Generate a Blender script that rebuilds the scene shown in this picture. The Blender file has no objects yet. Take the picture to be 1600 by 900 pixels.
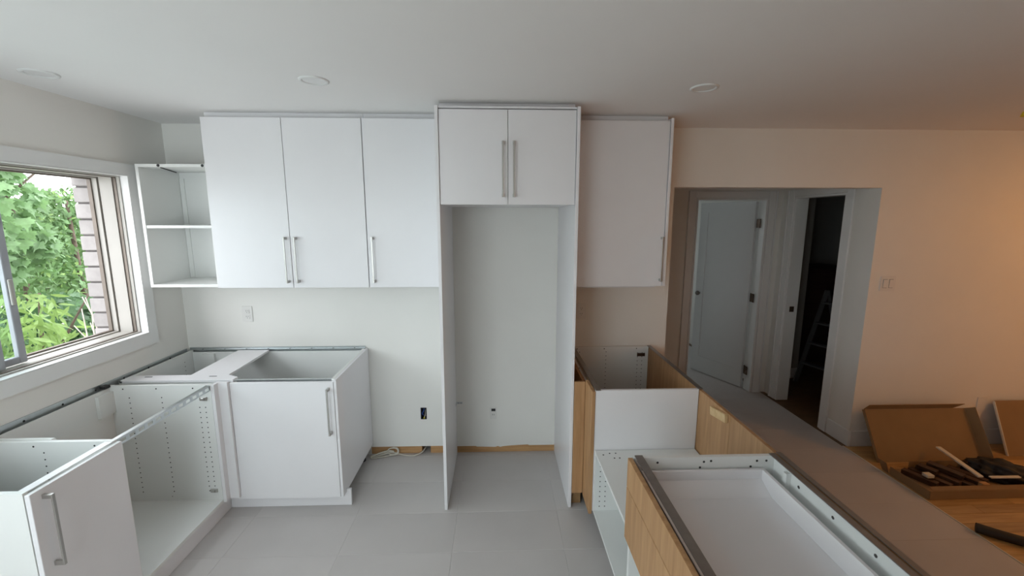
import bpy, bmesh, math, random
from mathutils import Vector, Matrix
random.seed(7)
scene = bpy.context.scene
COL = scene.collection

# ------------------------------------------------------------------ camera
F_PX, YAW, PITCH, ROLL = 671.95, .035, -.1605, .0009
CAM = Vector((0, -3.1944, 1.8484))
fw = Vector((math.sin(YAW)*math.cos(PITCH), math.cos(YAW)*math.cos(PITCH), math.sin(PITCH)))
rt = Vector((math.cos(YAW), -math.sin(YAW), 0)); up = rt.cross(fw)
r2 = rt*math.cos(ROLL) + up*math.sin(ROLL); u2 = up*math.cos(ROLL) - rt*math.sin(ROLL)
cam = bpy.data.cameras.new('camera'); cam.sensor_fit = 'HORIZONTAL'; cam.sensor_width = 36
cam.lens = 36*F_PX/1600; cam.clip_start = .02; cam.clip_end = 200
camo = bpy.data.objects.new('camera', cam); COL.objects.link(camo)
camo.matrix_world = Matrix(((r2.x, u2.x, -fw.x, CAM.x), (r2.y, u2.y, -fw.y, CAM.y), (r2.z, u2.z, -fw.z, CAM.z), (0, 0, 0, 1)))
scene.camera = camo

# ------------------------------------------------------------------ sky, daylight portals, exposure
world = bpy.data.worlds.new('overcast_sky'); scene.world = world; world.use_nodes = True
bg = world.node_tree.nodes['Background']
bg.inputs['Color'].default_value = (.95, .955, 1.0, 1); bg.inputs['Strength'].default_value = 5.9
scene.view_settings.view_transform = 'Standard'; scene.view_settings.look = 'None'
scene.view_settings.gamma = 1; scene.view_settings.use_curve_mapping = False
scene.view_settings.exposure = 0.0
WARM = (1.0, .44, .115); LAMP_W = 37

def portal(name, loc, rot, sx, sy):
    l = bpy.data.lights.new(name, 'AREA'); l.shape = 'RECTANGLE'; l.size = sx; l.size_y = sy
    l.cycles.is_portal = True
    o = bpy.data.objects.new(name, l); COL.objects.link(o); o.location = loc; o.rotation_euler = rot
    return o
portal('kitchen_window_portal', (-2.58, -1.68, 1.6), (0, -math.pi/2, 0), 1.0, 2.62)
portal('rear_window_portal', (-1.4, -4.15, 1.2), (math.pi/2, 0, 0), 1.5, 2.2)
portal('bedroom_portal', (1.3, 4.1, 1.55), (-math.pi/2, 0, 0), .8, .9)

# ------------------------------------------------------------------ materials
def mat(name, color, rough=.5, metal=0, noise=0, nscale=8, bump=0, bscale=60, stretch=None, spec=None, rnd=0):
    m = bpy.data.materials.new(name); m.use_nodes = True
    nt = m.node_tree; b = nt.nodes['Principled BSDF']
    b.inputs['Base Color'].default_value = (*color, 1); b.inputs['Roughness'].default_value = rough
    b.inputs['Metallic'].default_value = metal
    if spec is not None: b.inputs['Specular IOR Level'].default_value = spec
    tc = nt.nodes.new('ShaderNodeTexCoord'); mp = nt.nodes.new('ShaderNodeMapping')
    nt.links.new(tc.outputs['Object'], mp.inputs['Vector'])
    if stretch: mp.inputs['Scale'].default_value = stretch
    oi = nt.nodes.new('ShaderNodeObjectInfo')
    if noise or rnd:
        n = nt.nodes.new('ShaderNodeTexNoise'); n.inputs['Scale'].default_value = nscale; n.inputs['Detail'].default_value = 6
        if rnd:
            n.noise_dimensions = '4D'
            mw = nt.nodes.new('ShaderNodeMath'); mw.operation = 'MULTIPLY'; mw.inputs[1].default_value = 40
            nt.links.new(oi.outputs['Random'], mw.inputs[0]); nt.links.new(mw.outputs[0], n.inputs['W'])
        nt.links.new(mp.outputs[0], n.inputs['Vector'])
        mr = nt.nodes.new('ShaderNodeMapRange'); mr.inputs[1].default_value = .3; mr.inputs[2].default_value = .7
        mr.inputs[3].default_value = 1-noise; mr.inputs[4].default_value = 1+noise
        nt.links.new(n.outputs['Fac'], mr.inputs[0])
        val = mr.outputs[0]
        if rnd:
            r = nt.nodes.new('ShaderNodeMapRange'); r.inputs[3].default_value = 1-rnd; r.inputs[4].default_value = 1+rnd
            nt.links.new(oi.outputs['Random'], r.inputs[0])
            mm = nt.nodes.new('ShaderNodeMath'); mm.operation = 'MULTIPLY'
            nt.links.new(val, mm.inputs[0]); nt.links.new(r.outputs[0], mm.inputs[1]); val = mm.outputs[0]
        vm = nt.nodes.new('ShaderNodeVectorMath'); vm.operation = 'SCALE'; vm.inputs[0].default_value = color
        nt.links.new(val, vm.inputs['Scale']); nt.links.new(vm.outputs[0], b.inputs['Base Color'])
    if bump:
        n2 = nt.nodes.new('ShaderNodeTexNoise'); n2.inputs['Scale'].default_value = bscale; n2.inputs['Detail'].default_value = 4
        nt.links.new(mp.outputs[0], n2.inputs['Vector'])
        bp = nt.nodes.new('ShaderNodeBump'); bp.inputs['Strength'].default_value = bump; bp.inputs['Distance'].default_value = .004
        nt.links.new(n2.outputs['Fac'], bp.inputs['Height']); nt.links.new(bp.outputs[0], b.inputs['Normal'])
    return m

def grain(name, c1, c2, stretch, rough=.5, rnd=.0, scale=3):
    """wood: two tones mixed by stretched noise, tone shifting from piece to piece"""
    m = bpy.data.materials.new(name); m.use_nodes = True
    nt = m.node_tree; b = nt.nodes['Principled BSDF']; b.inputs['Roughness'].default_value = rough
    tc = nt.nodes.new('ShaderNodeTexCoord'); mp = nt.nodes.new('ShaderNodeMapping'); mp.inputs['Scale'].default_value = stretch
    nt.links.new(tc.outputs['Object'], mp.inputs['Vector'])
    oi = nt.nodes.new('ShaderNodeObjectInfo')
    n = nt.nodes.new('ShaderNodeTexNoise'); n.noise_dimensions = '4D'; n.inputs['Scale'].default_value = scale
    n.inputs['Detail'].default_value = 8; n.inputs['Roughness'].default_value = .62
    mw = nt.nodes.new('ShaderNodeMath'); mw.operation = 'MULTIPLY'; mw.inputs[1].default_value = 50
    nt.links.new(oi.outputs['Random'], mw.inputs[0]); nt.links.new(mw.outputs[0], n.inputs['W']); nt.links.new(mp.outputs[0], n.inputs['Vector'])
    cr = nt.nodes.new('ShaderNodeValToRGB'); cr.color_ramp.elements[0].position = .32; cr.color_ramp.elements[1].position = .68
    cr.color_ramp.elements[0].color = (*c1, 1); cr.color_ramp.elements[1].color = (*c2, 1)
    nt.links.new(n.outputs['Fac'], cr.inputs[0])
    r = nt.nodes.new('ShaderNodeMapRange'); r.inputs[3].default_value = 1-rnd; r.inputs[4].default_value = 1+rnd
    nt.links.new(oi.outputs['Random'], r.inputs[0])
    vm = nt.nodes.new('ShaderNodeVectorMath'); vm.operation = 'SCALE'
    nt.links.new(cr.outputs[0], vm.inputs[0]); nt.links.new(r.outputs[0], vm.inputs['Scale']); nt.links.new(vm.outputs[0], b.inputs['Base Color'])
    return m

def leafmat(name, color, var=.35, trans=.35):
    m = mat(name, color, .5, noise=var, nscale=2.5)
    nt = m.node_tree; b = nt.nodes['Principled BSDF']; out = nt.nodes['Material Output']
    t = nt.nodes.new('ShaderNodeBsdfTranslucent'); t.inputs['Color'].default_value = (min(1, color[0]*1.3), min(1, color[1]*1.25), color[2], 1)
    mx = nt.nodes.new('ShaderNodeMixShader'); mx.inputs[0].default_value = trans
    nt.links.new(b.outputs[0], mx.inputs[1]); nt.links.new(t.outputs[0], mx.inputs[2]); nt.links.new(mx.outputs[0], out.inputs['Surface'])
    return m

M = {}
M['paint'] = mat('wall_paint', (.84, .83, .79), .75, noise=.015, nscale=3, bump=.08, bscale=180)
M['ceil'] = mat('ceiling_paint', (.89, .88, .87), .9, noise=.01, nscale=2)
M['trim'] = mat('trim_paint', (.80, .81, .80), .4, noise=.01)
M['white'] = mat('white_melamine', (.825, .815, .83), .32, noise=.01, nscale=4)
M['white_in'] = mat('white_carcass', (.80, .81, .79), .38, noise=.01, nscale=4)
M['tile'] = mat('grey_tile', (.56, .53, .515), .42, noise=.05, nscale=2.2, bump=.04, bscale=120, rnd=.012)
M['grout'] = mat('grout', (.60, .575, .56), .85, noise=.05, nscale=40)
M['plank'] = grain('maple_floor', (.42, .235, .085), (.64, .40, .165), (1.2, 14, 1), .33, .22)
M['oak'] = grain('oak_veneer', (.33, .175, .075), (.50, .295, .145), (14, 14, .9), .5, .06)
M['oak_h'] = grain('oak_edge', (.26, .145, .06), (.40, .24, .11), (6, 1, 6), .55, .05)
M['stud'] = grain('sole_plate_wood', (.42, .22, .09), (.62, .37, .17), (1.5, 16, 16), .7, .08)
M['pine'] = grain('pine', (.60, .40, .19), (.74, .54, .30), (2, 14, 14), .6, .05)
M['dkwood'] = grain('dark_wood', (.045, .022, .012), (.09, .045, .025), (3, 12, 12), .5, .3)
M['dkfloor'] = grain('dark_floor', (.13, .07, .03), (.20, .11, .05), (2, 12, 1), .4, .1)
M['galv'] = mat('galvanised_steel', (.56, .59, .60), .35, 1, noise=.06, nscale=30)
M['nickel'] = mat('brushed_nickel', (.50, .49, .47), .36, 1, noise=.04, nscale=60)
M['rail'] = mat('dull_steel_rail', (.34, .325, .31), .42, 1, noise=.06, nscale=30)
M['hinge'] = mat('bronze_hinge', (.10, .065, .045), .45, .8)
M['black'] = mat('black_plastic', (.015, .015, .016), .5)
M['bag'] = mat('black_bag', (.012, .012, .014), .55, bump=.5, bscale=14)
M['rubber'] = mat('black_rubber', (.02, .018, .017), .6, bump=.1, bscale=40)
M['hole'] = mat('hole_shadow', (.03, .03, .03), .9)
M['screw'] = mat('screw', (.22, .21, .20), .4, 1)
M['card'] = mat('cardboard', (.31, .195, .095), .85, noise=.08, nscale=5, bump=.05, bscale=50)
M['foam'] = mat('foam', (.72, .68, .58), .9)
M['cable'] = mat('cable_jacket', (.62, .58, .50), .5)
M['plate'] = mat('outlet_plastic', (.80, .79, .76), .35)
M['slot'] = mat('outlet_slot', (.10, .10, .10), .6)
M['box_in'] = mat('electric_box', (.03, .032, .04), .6)
M['blue'] = mat('blue_wire', (.05, .12, .45), .4)
M['yellow'] = mat('yellow_plastic', (.75, .62, .05), .45)
M['brick'] = mat('pale_brick', (.35, .335, .325), .9, noise=.12, nscale=14, bump=.5, bscale=35, rnd=.08)
M['mortar'] = mat('mortar', (.16, .15, .145), .95, noise=.1, nscale=30, bump=.3, bscale=80)
M['vinyl'] = mat('window_vinyl', (.42, .41, .375), .45, noise=.03, nscale=6)
M['alu'] = mat('dirty_aluminium', (.17, .145, .12), .5, .25, noise=.22, nscale=7)
M['groove'] = mat('window_groove', (.13, .10, .08), .8, noise=.2, nscale=12)
M['seal'] = mat('grey_sash', (.36, .375, .40), .45, .3, noise=.06, nscale=8)
M['lens'] = mat('light_lens', (.80, .80, .80), .35)
M['door'] = mat('door_paint', (.76, .78, .79), .4, noise=.01)
M['ladder'] = mat('ladder_metal', (.16, .155, .15), .5, .3)
M['dresser'] = grain('dresser_wood', (.035, .018, .012), (.06, .03, .02), (2, 2, 12), .5, .1)
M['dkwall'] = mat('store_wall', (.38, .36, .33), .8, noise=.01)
M['ground'] = mat('pale_bounce_ground', (.46, .45, .42), .95, noise=.3, nscale=4)  # unseen ground, pale colour chosen to bounce daylight up to the ceiling
M['bark'] = mat('bark', (.10, .075, .055), .9, noise=.25, nscale=20, bump=.4, bscale=40)
M['twig'] = mat('bare_twig', (.62, .56, .48), .8, noise=.1, nscale=20)
M['leaf_maple'] = leafmat('maple_leaf', (.15, .27, .12))
M['leaf_dark'] = leafmat('vine_leaf', (.085, .17, .055), .5)
M['leaf_lime'] = leafmat('lime_leaf', (.20, .32, .10))
M['leaf_mid'] = leafmat('shrub_leaf', (.075, .16, .07), .4)

def glassmat():
    m = bpy.data.materials.new('window_glass'); m.use_nodes = True; nt = m.node_tree
    nt.nodes.remove(nt.nodes['Principled BSDF']); out = nt.nodes['Material Output']
    t = nt.nodes.new('ShaderNodeBsdfTransparent'); t.inputs[0].default_value = (.90, .95, .95, 1)
    g = nt.nodes.new('ShaderNodeBsdfGlossy'); g.inputs['Roughness'].default_value = .02
    f = nt.nodes.new('ShaderNodeLayerWeight'); f.inputs[0].default_value = .5
    pw = nt.nodes.new('ShaderNodeMath'); pw.operation = 'POWER'; pw.inputs[1].default_value = 5; nt.links.new(f.outputs['Facing'], pw.inputs[0])
    ad = nt.nodes.new('ShaderNodeMath'); ad.operation = 'MULTIPLY_ADD'; ad.inputs[1].default_value = .7; ad.inputs[2].default_value = .03; nt.links.new(pw.outputs[0], ad.inputs[0])
    mx = nt.nodes.new('ShaderNodeMixShader'); nt.links.new(ad.outputs[0], mx.inputs[0])
    nt.links.new(t.outputs[0], mx.inputs[1]); nt.links.new(g.outputs[0], mx.inputs[2]); nt.links.new(mx.outputs[0], out.inputs['Surface'])
    return m
M['glass'] = glassmat()

# ------------------------------------------------------------------ builders
ORG = {}
def worg(o): return ORG[o.name] if o else Vector((0, 0, 0))
class B:
    """collects world-space geometry of ONE object"""
    def __init__(s): s.bm = bmesh.new()
    def box(s, x0, x1, y0, y1, z0, z1, bev=0):
        if x0 > x1: x0, x1 = x1, x0
        if y0 > y1: y0, y1 = y1, y0
        if z0 > z1: z0, z1 = z1, z0
        b = bmesh.new(); bmesh.ops.create_cube(b, size=1)
        for v in b.verts: v.co = Vector(((x0+x1)/2+v.co.x*(x1-x0), (y0+y1)/2+v.co.y*(y1-y0), (z0+z1)/2+v.co.z*(z1-z0)))
        if bev: bmesh.ops.bevel(b, geom=b.edges[:], offset=bev, segments=1, affect='EDGES')
        s._add(b); return s
    def _add(s, b, mtx=None):
        if mtx is not None: b.transform(mtx)
        me = bpy.data.meshes.new('t'); b.to_mesh(me); b.free(); s.bm.from_mesh(me); bpy.data.meshes.remove(me)
    def bar(s, p, q, w, t, upv=(0, 0, 1), bev=0):
        """box bar from p to q, width w sideways, thickness t along upv"""
        p, q = Vector(p), Vector(q); d = q-p; L = d.length; d.normalize(); u = Vector(upv)
        sd = d.cross(u).normalized(); u = sd.cross(d)
        b = bmesh.new(); bmesh.ops.create_cube(b, size=1)
        for v in b.verts: v.co = Vector((v.co.x*L, v.co.y*w, v.co.z*t))
        if bev: bmesh.ops.bevel(b, geom=b.edges[:], offset=bev, segments=1, affect='EDGES')
        c = (p+q)/2
        s._add(b, Matrix(((d.x, sd.x, u.x, c.x), (d.y, sd.y, u.y, c.y), (d.z, sd.z, u.z, c.z), (0, 0, 0, 1)))); return s
    def cyl(s, p, q, r, n=16, r2=None, cap=True):
        p, q = Vector(p), Vector(q); d = q-p
        b = bmesh.new(); bmesh.ops.create_cone(b, cap_ends=cap, segments=n, radius1=r, radius2=r if r2 is None else r2, depth=d.length)
        s._add(b, Matrix.Translation((p+q)/2) @ d.to_track_quat('Z', 'Y').to_matrix().to_4x4()); return s
    def tube(s, pts, rad, n=8, closed_ends=True):
        pts = [Vector(p) for p in pts]; rings = []
        rads = rad if isinstance(rad, (list, tuple)) else [rad]*len(pts)
        prev = None
        for i, p in enumerate(pts):
            d = (pts[min(i+1, len(pts)-1)]-pts[max(i-1, 0)]).normalized()
            if prev is None: a = d.orthogonal().normalized()
            else: a = (prev - d*prev.dot(d)).normalized()
            prev = a; c = d.cross(a)
            rings.append([s.bm.verts.new(p+(a*math.cos(k*2*math.pi/n)+c*math.sin(k*2*math.pi/n))*rads[i]) for k in range(n)])
        for i in range(len(rings)-1):
            for k in range(n): f = s.bm.faces.new((rings[i][k], rings[i][(k+1) % n], rings[i+1][(k+1) % n], rings[i+1][k])); f.smooth = True
        if closed_ends:
            s.bm.faces.new(rings[0][::-1]); s.bm.faces.new(rings[-1])
        return s
    def poly(s, pts, depth_vec):
        """extruded polygon (pts in order) with thickness vector"""
        dv = Vector(depth_vec); a = [s.bm.verts.new(Vector(p)) for p in pts]; c = [s.bm.verts.new(Vector(p)+dv) for p in pts]
        s.bm.faces.new(a); s.bm.faces.new(c[::-1]); n = len(pts)
        for i in range(n): s.bm.faces.new((a[i], c[i], c[(i+1) % n], a[(i+1) % n]))
        bmesh.ops.recalc_face_normals(s.bm, faces=s.bm.faces[:])
        return s
    def build(s, name, m, parent=None, base=False):
        me = bpy.data.meshes.new(name); bm = s.bm
        xs = [v.co for v in bm.verts]
        lo = Vector((min(v.x for v in xs), min(v.y for v in xs), min(v.z for v in xs))); hi = Vector((max(v.x for v in xs), max(v.y for v in xs), max(v.z for v in xs)))
        c = (lo+hi)/2
        if base: c.z = lo.z
        for v in bm.verts: v.co -= c
        bm.to_mesh(me); bm.free()
        o = bpy.data.objects.new(name, me); COL.objects.link(o); me.materials.append(M[m] if isinstance(m, str) else m)
        o.location = c - worg(parent); o.parent = parent; ORG[o.name] = c
        return o
def tag(o, label, cat, group=None, kind=None):
    o['label'] = label; o['category'] = cat
    if group: o['group'] = group
    if kind: o['kind'] = kind
    return o
def thing(name, label, cat, loc, group=None):
    o = bpy.data.objects.new(name, None); COL.objects.link(o); o.location = loc; o.empty_display_size = .1
    ORG[o.name] = Vector(loc); return tag(o, label, cat, group)
def part(name, m, parent, *a, bev=0): return B().box(*a, bev=bev).build(name, m, parent)
def copy_tree(o, d, parent=None):
    """copy a thing with its parts and sub-parts, moved by d"""
    kids = list(o.children)
    c = o.copy(); COL.objects.link(c); c.parent = parent
    if parent is None: c.location = Vector(o.location)+Vector(d)
    ORG[c.name] = ORG[o.name]+Vector(d)
    for k in kids: copy_tree(k, d, c)
    return c
def slab(axis, a0, a1, u0, u1, z0, z1, holes=()):
    """wall slab normal to axis ('x'/'y') between a0 and a1, running u0..u1, z0..z1, with rectangular holes (u0,u1,z0,z1)"""
    b = B(); bm = b.bm
    us = sorted({u0, u1, *[h[i] for h in holes for i in (0, 1)]}); zs = sorted({z0, z1, *[h[i] for h in holes for i in (2, 3)]})
    us = [u for u in us if u0 <= u <= u1]; zs = [z for z in zs if z0 <= z <= z1]
    def solid(i, j):
        if not (0 <= i < len(us)-1 and 0 <= j < len(zs)-1): return False
        cu, cz = (us[i]+us[i+1])/2, (zs[j]+zs[j+1])/2
        return not any(h[0] < cu < h[1] and h[2] < cz < h[3] for h in holes)
    cache = {}
    def V(a, u, z):
        k = (a, u, z)
        if k not in cache: cache[k] = bm.verts.new((a, u, z) if axis == 'x' else (u, a, z))
        return cache[k]
    def face(*v): bm.faces.new(v)
    for i in range(len(us)-1):
        for j in range(len(zs)-1):
            if not solid(i, j): continue
            ua, ub, za, zb = us[i], us[i+1], zs[j], zs[j+1]
            face(V(a0, ua, za), V(a0, ub, za), V(a0, ub, zb), V(a0, ua, zb)); face(V(a1, ua, za), V(a1, ua, zb), V(a1, ub, zb), V(a1, ub, za))
            if not solid(i-1, j): face(V(a0, ua, za), V(a0, ua, zb), V(a1, ua, zb), V(a1, ua, za))
            if not solid(i+1, j): face(V(a0, ub, za), V(a1, ub, za), V(a1, ub, zb), V(a0, ub, zb))
            if not solid(i, j-1): face(V(a0, ua, za), V(a1, ua, za), V(a1, ub, za), V(a0, ub, za))
            if not solid(i, j+1): face(V(a0, ua, zb), V(a0, ub, zb), V(a1, ub, zb), V(a1, ua, zb))
    bmesh.ops.recalc_face_normals(bm, faces=bm.faces[:])
    return b
def struct(o, label, cat='wall'): return tag(o, label, cat, kind='structure')

# ------------------------------------------------------------------ shell
XL, ZC = -2.313, 2.493
XO1, XO2, ZL = 1.306, 2.88, 2.076            # opening to the hall
XR, YR = 6.2, -4.1                            # dining wall, rear wall
YH = 1.12                                     # far wall of the hall
WY0, WY1, WZ0, WZ1 = -3.0, -.357, 1.10, 2.112   # kitchen window opening

# floors -------------------------------------------------------------
floor = struct(B().box(XL-.3, 2.835, YR, 4.2, -.09, -.0015).build('floor', 'grout'), 'grey tiled kitchen floor running on into the hall', 'floor')
TX, TY, JX, JY, G = .632, .332, -.258, -.045, .0022
tile_mesh = {}
xs = sorted([JX+TX*k for k in range(-4, 6)]); xs = [XL] + [x for x in xs if XL+.02 < x < 2.80] + [2.835]
ys = [JY+TY*k for k in range(-11, 4)]; ys = ys + [YH]
for i in range(len(xs)-1):
    for j in range(len(ys)-1):
        x0, x1, y0, y1 = xs[i]+G/2, xs[i+1]-G/2, ys[j]+G/2, ys[j+1]-G/2
        if y0 > 0 and not (1.31 < x1): continue
        if x1-x0 < .01 or y1-y0 < .01: continue
        k = (round(x1-x0, 4), round(y1-y0, 4))
        if k not in tile_mesh:
            o = B().box(x0, x1, y0, y1, -.012, 0, bev=.0012).build('tile', 'tile', floor); tile_mesh[k] = o.data
        else:
            o = bpy.data.objects.new('tile', tile_mesh[k]); COL.objects.link(o); o.parent = floor
            o.location = Vector(((x0+x1)/2, (y0+y1)/2, -.006)) - worg(floor)
floor2 = struct(B().box(2.842, XR, YR, 0, -.09, -.004).build('floor_hardwood', 'plank'), 'honey coloured strip hardwood floor of the dining area', 'floor')
PW = .083; rows = 26; n_plank = 0; plank_mesh = {}
for rI in range(rows):
    y1 = -.001-PW*rI; y0 = y1-PW+.0012; x = 2.846; first = True
    while x < 5.6:
        L = random.choice((.45, .62, .8, .95)) if not first else random.choice((.25, .4, .55, .7)); first = False
        k = L
        if k not in plank_mesh:
            o = B().box(x, x+L-.0012, y0, y1, -.012, 0, bev=.0008).build('plank', 'plank', floor2); plank_mesh[k] = o.data
        else:
            o = bpy.data.objects.new('plank', plank_mesh[k]); COL.objects.link(o); o.parent = floor2
            o.location = Vector((x+(L-.0012)/2, (y0+y1)/2, -.006)) - worg(floor2)
        x += L
struct(B().box(2.8355, 2.8435, YR, -.002, -.02, .004, bev=.001).build('trim_1', 'foam'), 'thin metal edge strip between grey tile and hardwood', 'floor trim')
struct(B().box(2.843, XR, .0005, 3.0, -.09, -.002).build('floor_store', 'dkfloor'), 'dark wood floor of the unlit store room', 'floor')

struct(B().box(XL-.33, XR+.2, YR-.2, 4.4, -.5, -.0905).build('light_block_slab', 'mortar'), 'unseen slab added under the whole floor to block sky light', 'light_block_slab')  # added out of view so the sky cannot leak up through floor seams
ceil = struct(B().box(XL-.3, XR+.12, YR-.12, 4.32, ZC, ZC+.12).build('ceiling', 'ceil'), 'smooth white ceiling over kitchen and dining area', 'ceiling')

# back wall: drywall, jagged lower edge above the exposed sole plate
EB = (-.604, -.557, .289, .386)      # open electrical box
wb = struct(slab('y', 0, .12, XL-.25, XR+.12, 0, ZC, [(-1.0, .4526, 0, .062), (XO1, XO2, 0, ZL), EB]).build('wall_back', 'paint'), 'white drywall behind the wall cabinets with wide hall opening', 'wall')
b = B(); pts = [(-.32, .060)]; x = -.32
jag = [(-.325, .056), (-.18, .056), (-.165, .050), (-.02, .045), (.0, .052), (.02, .044), (.04, .050), (.09, .054), (.16, .058), (.24, .061), (.25, .055), (.45, .055)]
b.poly([(p[0], .0, p[1]) for p in jag] + [(.45, 0, .063), (-.325, 0, .063)], (0, .012, 0))
b.build('drywall_edge', 'paint', wb)
sp = struct(B().box(-1.0, -.602, .004, .10, 0, .061, bev=.002).box(-.535, .4526, .004, .10, 0, .061, bev=.002).build('trim_2', 'stud'), 'exposed wooden sole plate below the cut drywall', 'sole plate')
struct(B().box(-1.0, .4526, .10, .119, 0, .062).build('gap_shade_strip', 'black'), 'black strip painted as the shade in the gap behind the sole plate', 'gap')  # solid black strip stands in for the shade inside the gap

wl = struct(slab('x', XL-.20, XL, YR, .12, 0, ZC, [(WY0, WY1, WZ0, WZ1)]).build('wall_left', 'paint'), 'white painted wall holding the sliding kitchen window', 'wall')
wbr = struct(slab('x', XL-.315, XL-.215, YR-.2, .4, -.6, 3.0, [(WY0-.008, WY1+.008, WZ0-.05, WZ1+.02)]).build('wall_outside', 'mortar'), 'outer skin of pale brick around the window', 'wall')
bm_ = None
for j in range(12):
    for i in range(2):
        z0 = 1.045+j*.1
        y0 = WY1-.006+i*.226 - (.11 if j % 2 and i else 0); y1 = y0+(.216 if not (j % 2 and i == 0) else .106)
        jit = random.uniform(-.004, .004)
        B().box(XL-.325+jit*.5, XL-.218, y0+jit, y1+jit*.3, z0, z0+.089, bev=.005).build('brick', 'brick', wbr)
struct(slab('y', YR-.12, YR, XL-.3, XR+.12, 0, ZC, [(-2.15, -.65, .1, 2.3)]).build('wall_rear', 'paint'), 'white wall behind the camera with a window', 'wall')
struct(B().box(XR, XR+.12, YR, 3.0, 0, ZC).build('wall_right', 'paint'), 'white end wall of the dining area', 'wall')
# hall: right wall with doorway 2, far wall with doorway 1
struct(slab('x', XO2, XO2+.11, .12, YH, 0, ZC, [(.30, .93, 0, 2.06)]).build('wall_hall_right', 'paint'), 'short hall wall beside the dark store room doorway', 'wall')
struct(slab('y', YH, YH+.11, .2, XO2+.11, 0, ZC, [(2.0, 2.73, 0, 2.05)]).build('wall_hall_far', 'paint'), 'far hall wall around the open white door', 'wall')
struct(B().box(.08, .2, .12, YH+.11, 0, ZC).build('wall_hall_end', 'paint'), 'hall end wall hidden behind the kitchen', 'wall')
# bedroom behind door 1
struct(B().box(XO2+.0, XO2+.11, YH+.111, 4.1, 0, ZC).build('wall_bedroom_right', 'paint'), 'side wall of the daylit bedroom', 'wall')
struct(slab('y', 4.1, 4.2, .1, XO2+.11, 0, ZC, [(.9, 1.7, 1.1, 2.0)]).build('wall_bedroom_far', 'paint'), 'far bedroom wall with a window', 'wall')
struct(B().box(.1, .2, YH+.111, 4.1, 0, ZC).build('wall_bedroom_left', 'paint'), 'left wall of the daylit bedroom', 'wall')
# store room
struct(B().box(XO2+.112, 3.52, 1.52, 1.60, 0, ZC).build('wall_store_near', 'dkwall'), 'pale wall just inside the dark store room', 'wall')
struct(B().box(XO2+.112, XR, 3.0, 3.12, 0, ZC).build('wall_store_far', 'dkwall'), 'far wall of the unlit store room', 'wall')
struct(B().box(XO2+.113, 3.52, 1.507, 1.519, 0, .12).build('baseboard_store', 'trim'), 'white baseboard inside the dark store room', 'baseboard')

# door casings and baseboards
def casing(name, label, boxes):
    b = B()
    for q in boxes: b.box(*q, bev=.002)
    return struct(b.build(name, 'trim'), label, 'door casing')
casing('trim_4', 'white moulded casing around the open white door', [
    (2.731, 2.80, YH-.018, YH-.001, 0, 2.12), (2.8005, 2.815, YH-.026, YH-.001, 0, 2.12), (1.986, 2.7305, YH-.018, YH-.001, 2.051, 2.12),
    (1.915, 1.9855, YH-.018, YH-.001, 0, 2.12), (2.706, 2.7295, YH-.012, YH+.11, 0, 2.031), (2.0005, 2.014, YH-.012, YH+.11, 0, 2.031), (2.0005, 2.7295, YH-.012, YH+.11, 2.0315, 2.0495)])
casing('trim_5', 'white moulded casing around the dark store room doorway', [
    (XO2-.018, XO2-.001, .931, 1.0, 0, 2.12), (XO2-.026, XO2-.001, 1.0005, 1.02, 0, 2.12), (XO2-.018, XO2-.001, .300, .9305, 2.061, 2.12),
    (XO2-.018, XO2-.001, .23, .2995, 0, 2.12), (XO2-.012, XO2+.112, .906, .9295, 0, 2.041), (XO2-.012, XO2+.112, .3005, .324, 0, 2.041), (XO2-.012, XO2+.112, .3005, .9295, 2.0415, 2.0595)])
struct(B().box(XO2-.0, 6.19, -.016, -.001, 0, .135, bev=.003).build('baseboard_back', 'trim'), 'white baseboard along the dining wall', 'baseboard')
struct(B().box(XO2-.014, XO2-.001, -.014, .229, 0, .135, bev=.003).build('baseboard_hall', 'trim'), 'white baseboard stub beside the hall opening', 'baseboard')

# ------------------------------------------------------------------ window
win = struct(slab('x', XL+.001, XL+.020, WY0-.068, WY1+.068, WZ0-.080, WZ1+.068, [(WY0, WY1, WZ0, WZ1)]).build('window_1', 'trim'), 'sliding kitchen window with wide flat white casing', 'window')
def ring(name, m, xa, xb, t):
    """frame lining the opening between depths xa..xb, t thick"""
    b = B(); o = .0008
    b.box(xa, xb, WY1-t, WY1-o, WZ0+o, WZ1-o); b.box(xa, xb, WY0+o, WY0+t, WZ0+o, WZ1-o)
    b.box(xa, xb, WY0+t, WY1-t, WZ0+o, WZ0+t); b.box(xa, xb, WY0+t, WY1-t, WZ1-t, WZ1-o)
    return b.build(name, m, win)
ring('casing_return', 'trim', XL+.019, XL-.028, .006)
ring('inner_frame', 'vinyl', XL-.0285, XL-.047, .013)
ring('inner_track', 'alu', XL-.0475, XL-.062, .017)
ring('groove', 'groove', XL-.0625, XL-.074, .008)
ring('track_lining', 'vinyl', XL-.0745, XL-.152, .014)
ring('groove', 'groove', XL-.1525, XL-.160, .008)
ring('outer_frame', 'vinyl', XL-.1605, XL-.190, .020)
ring('outer_track', 'alu', XL-.1905, XL-.213, .028)
def sash(name, xa, xb, y0, y1, stile):
    b = B(); z0, z1 = WZ0+.022, WZ1-.022
    b.box(xa, xb, y1-stile, y1, z0, z1, bev=.003).box(xa, xb, y0, y0+stile, z0, z1, bev=.003)
    b.box(xa, xb, y0+stile, y1-stile, z0, z0+.035, bev=.003).box(xa, xb, y0+stile, y1-stile, z1-.035, z1, bev=.003)
    s = b.build(name, 'seal', win)
    c = (xa+xb)/2
    B().box(c-.003, c+.003, y0+stile-.005, y1-stile+.005, z0+.03, z1-.03).build('pane', 'glass', s)
    return s
s1 = sash('sliding_sash', XL-.125, XL-.098, -1.95, -.985, .036)
B().box(XL-.097, XL-.085, -1.018, -1.000, 1.42, 1.55, bev=.003).build('sash_latch', 'vinyl', s1)
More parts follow.
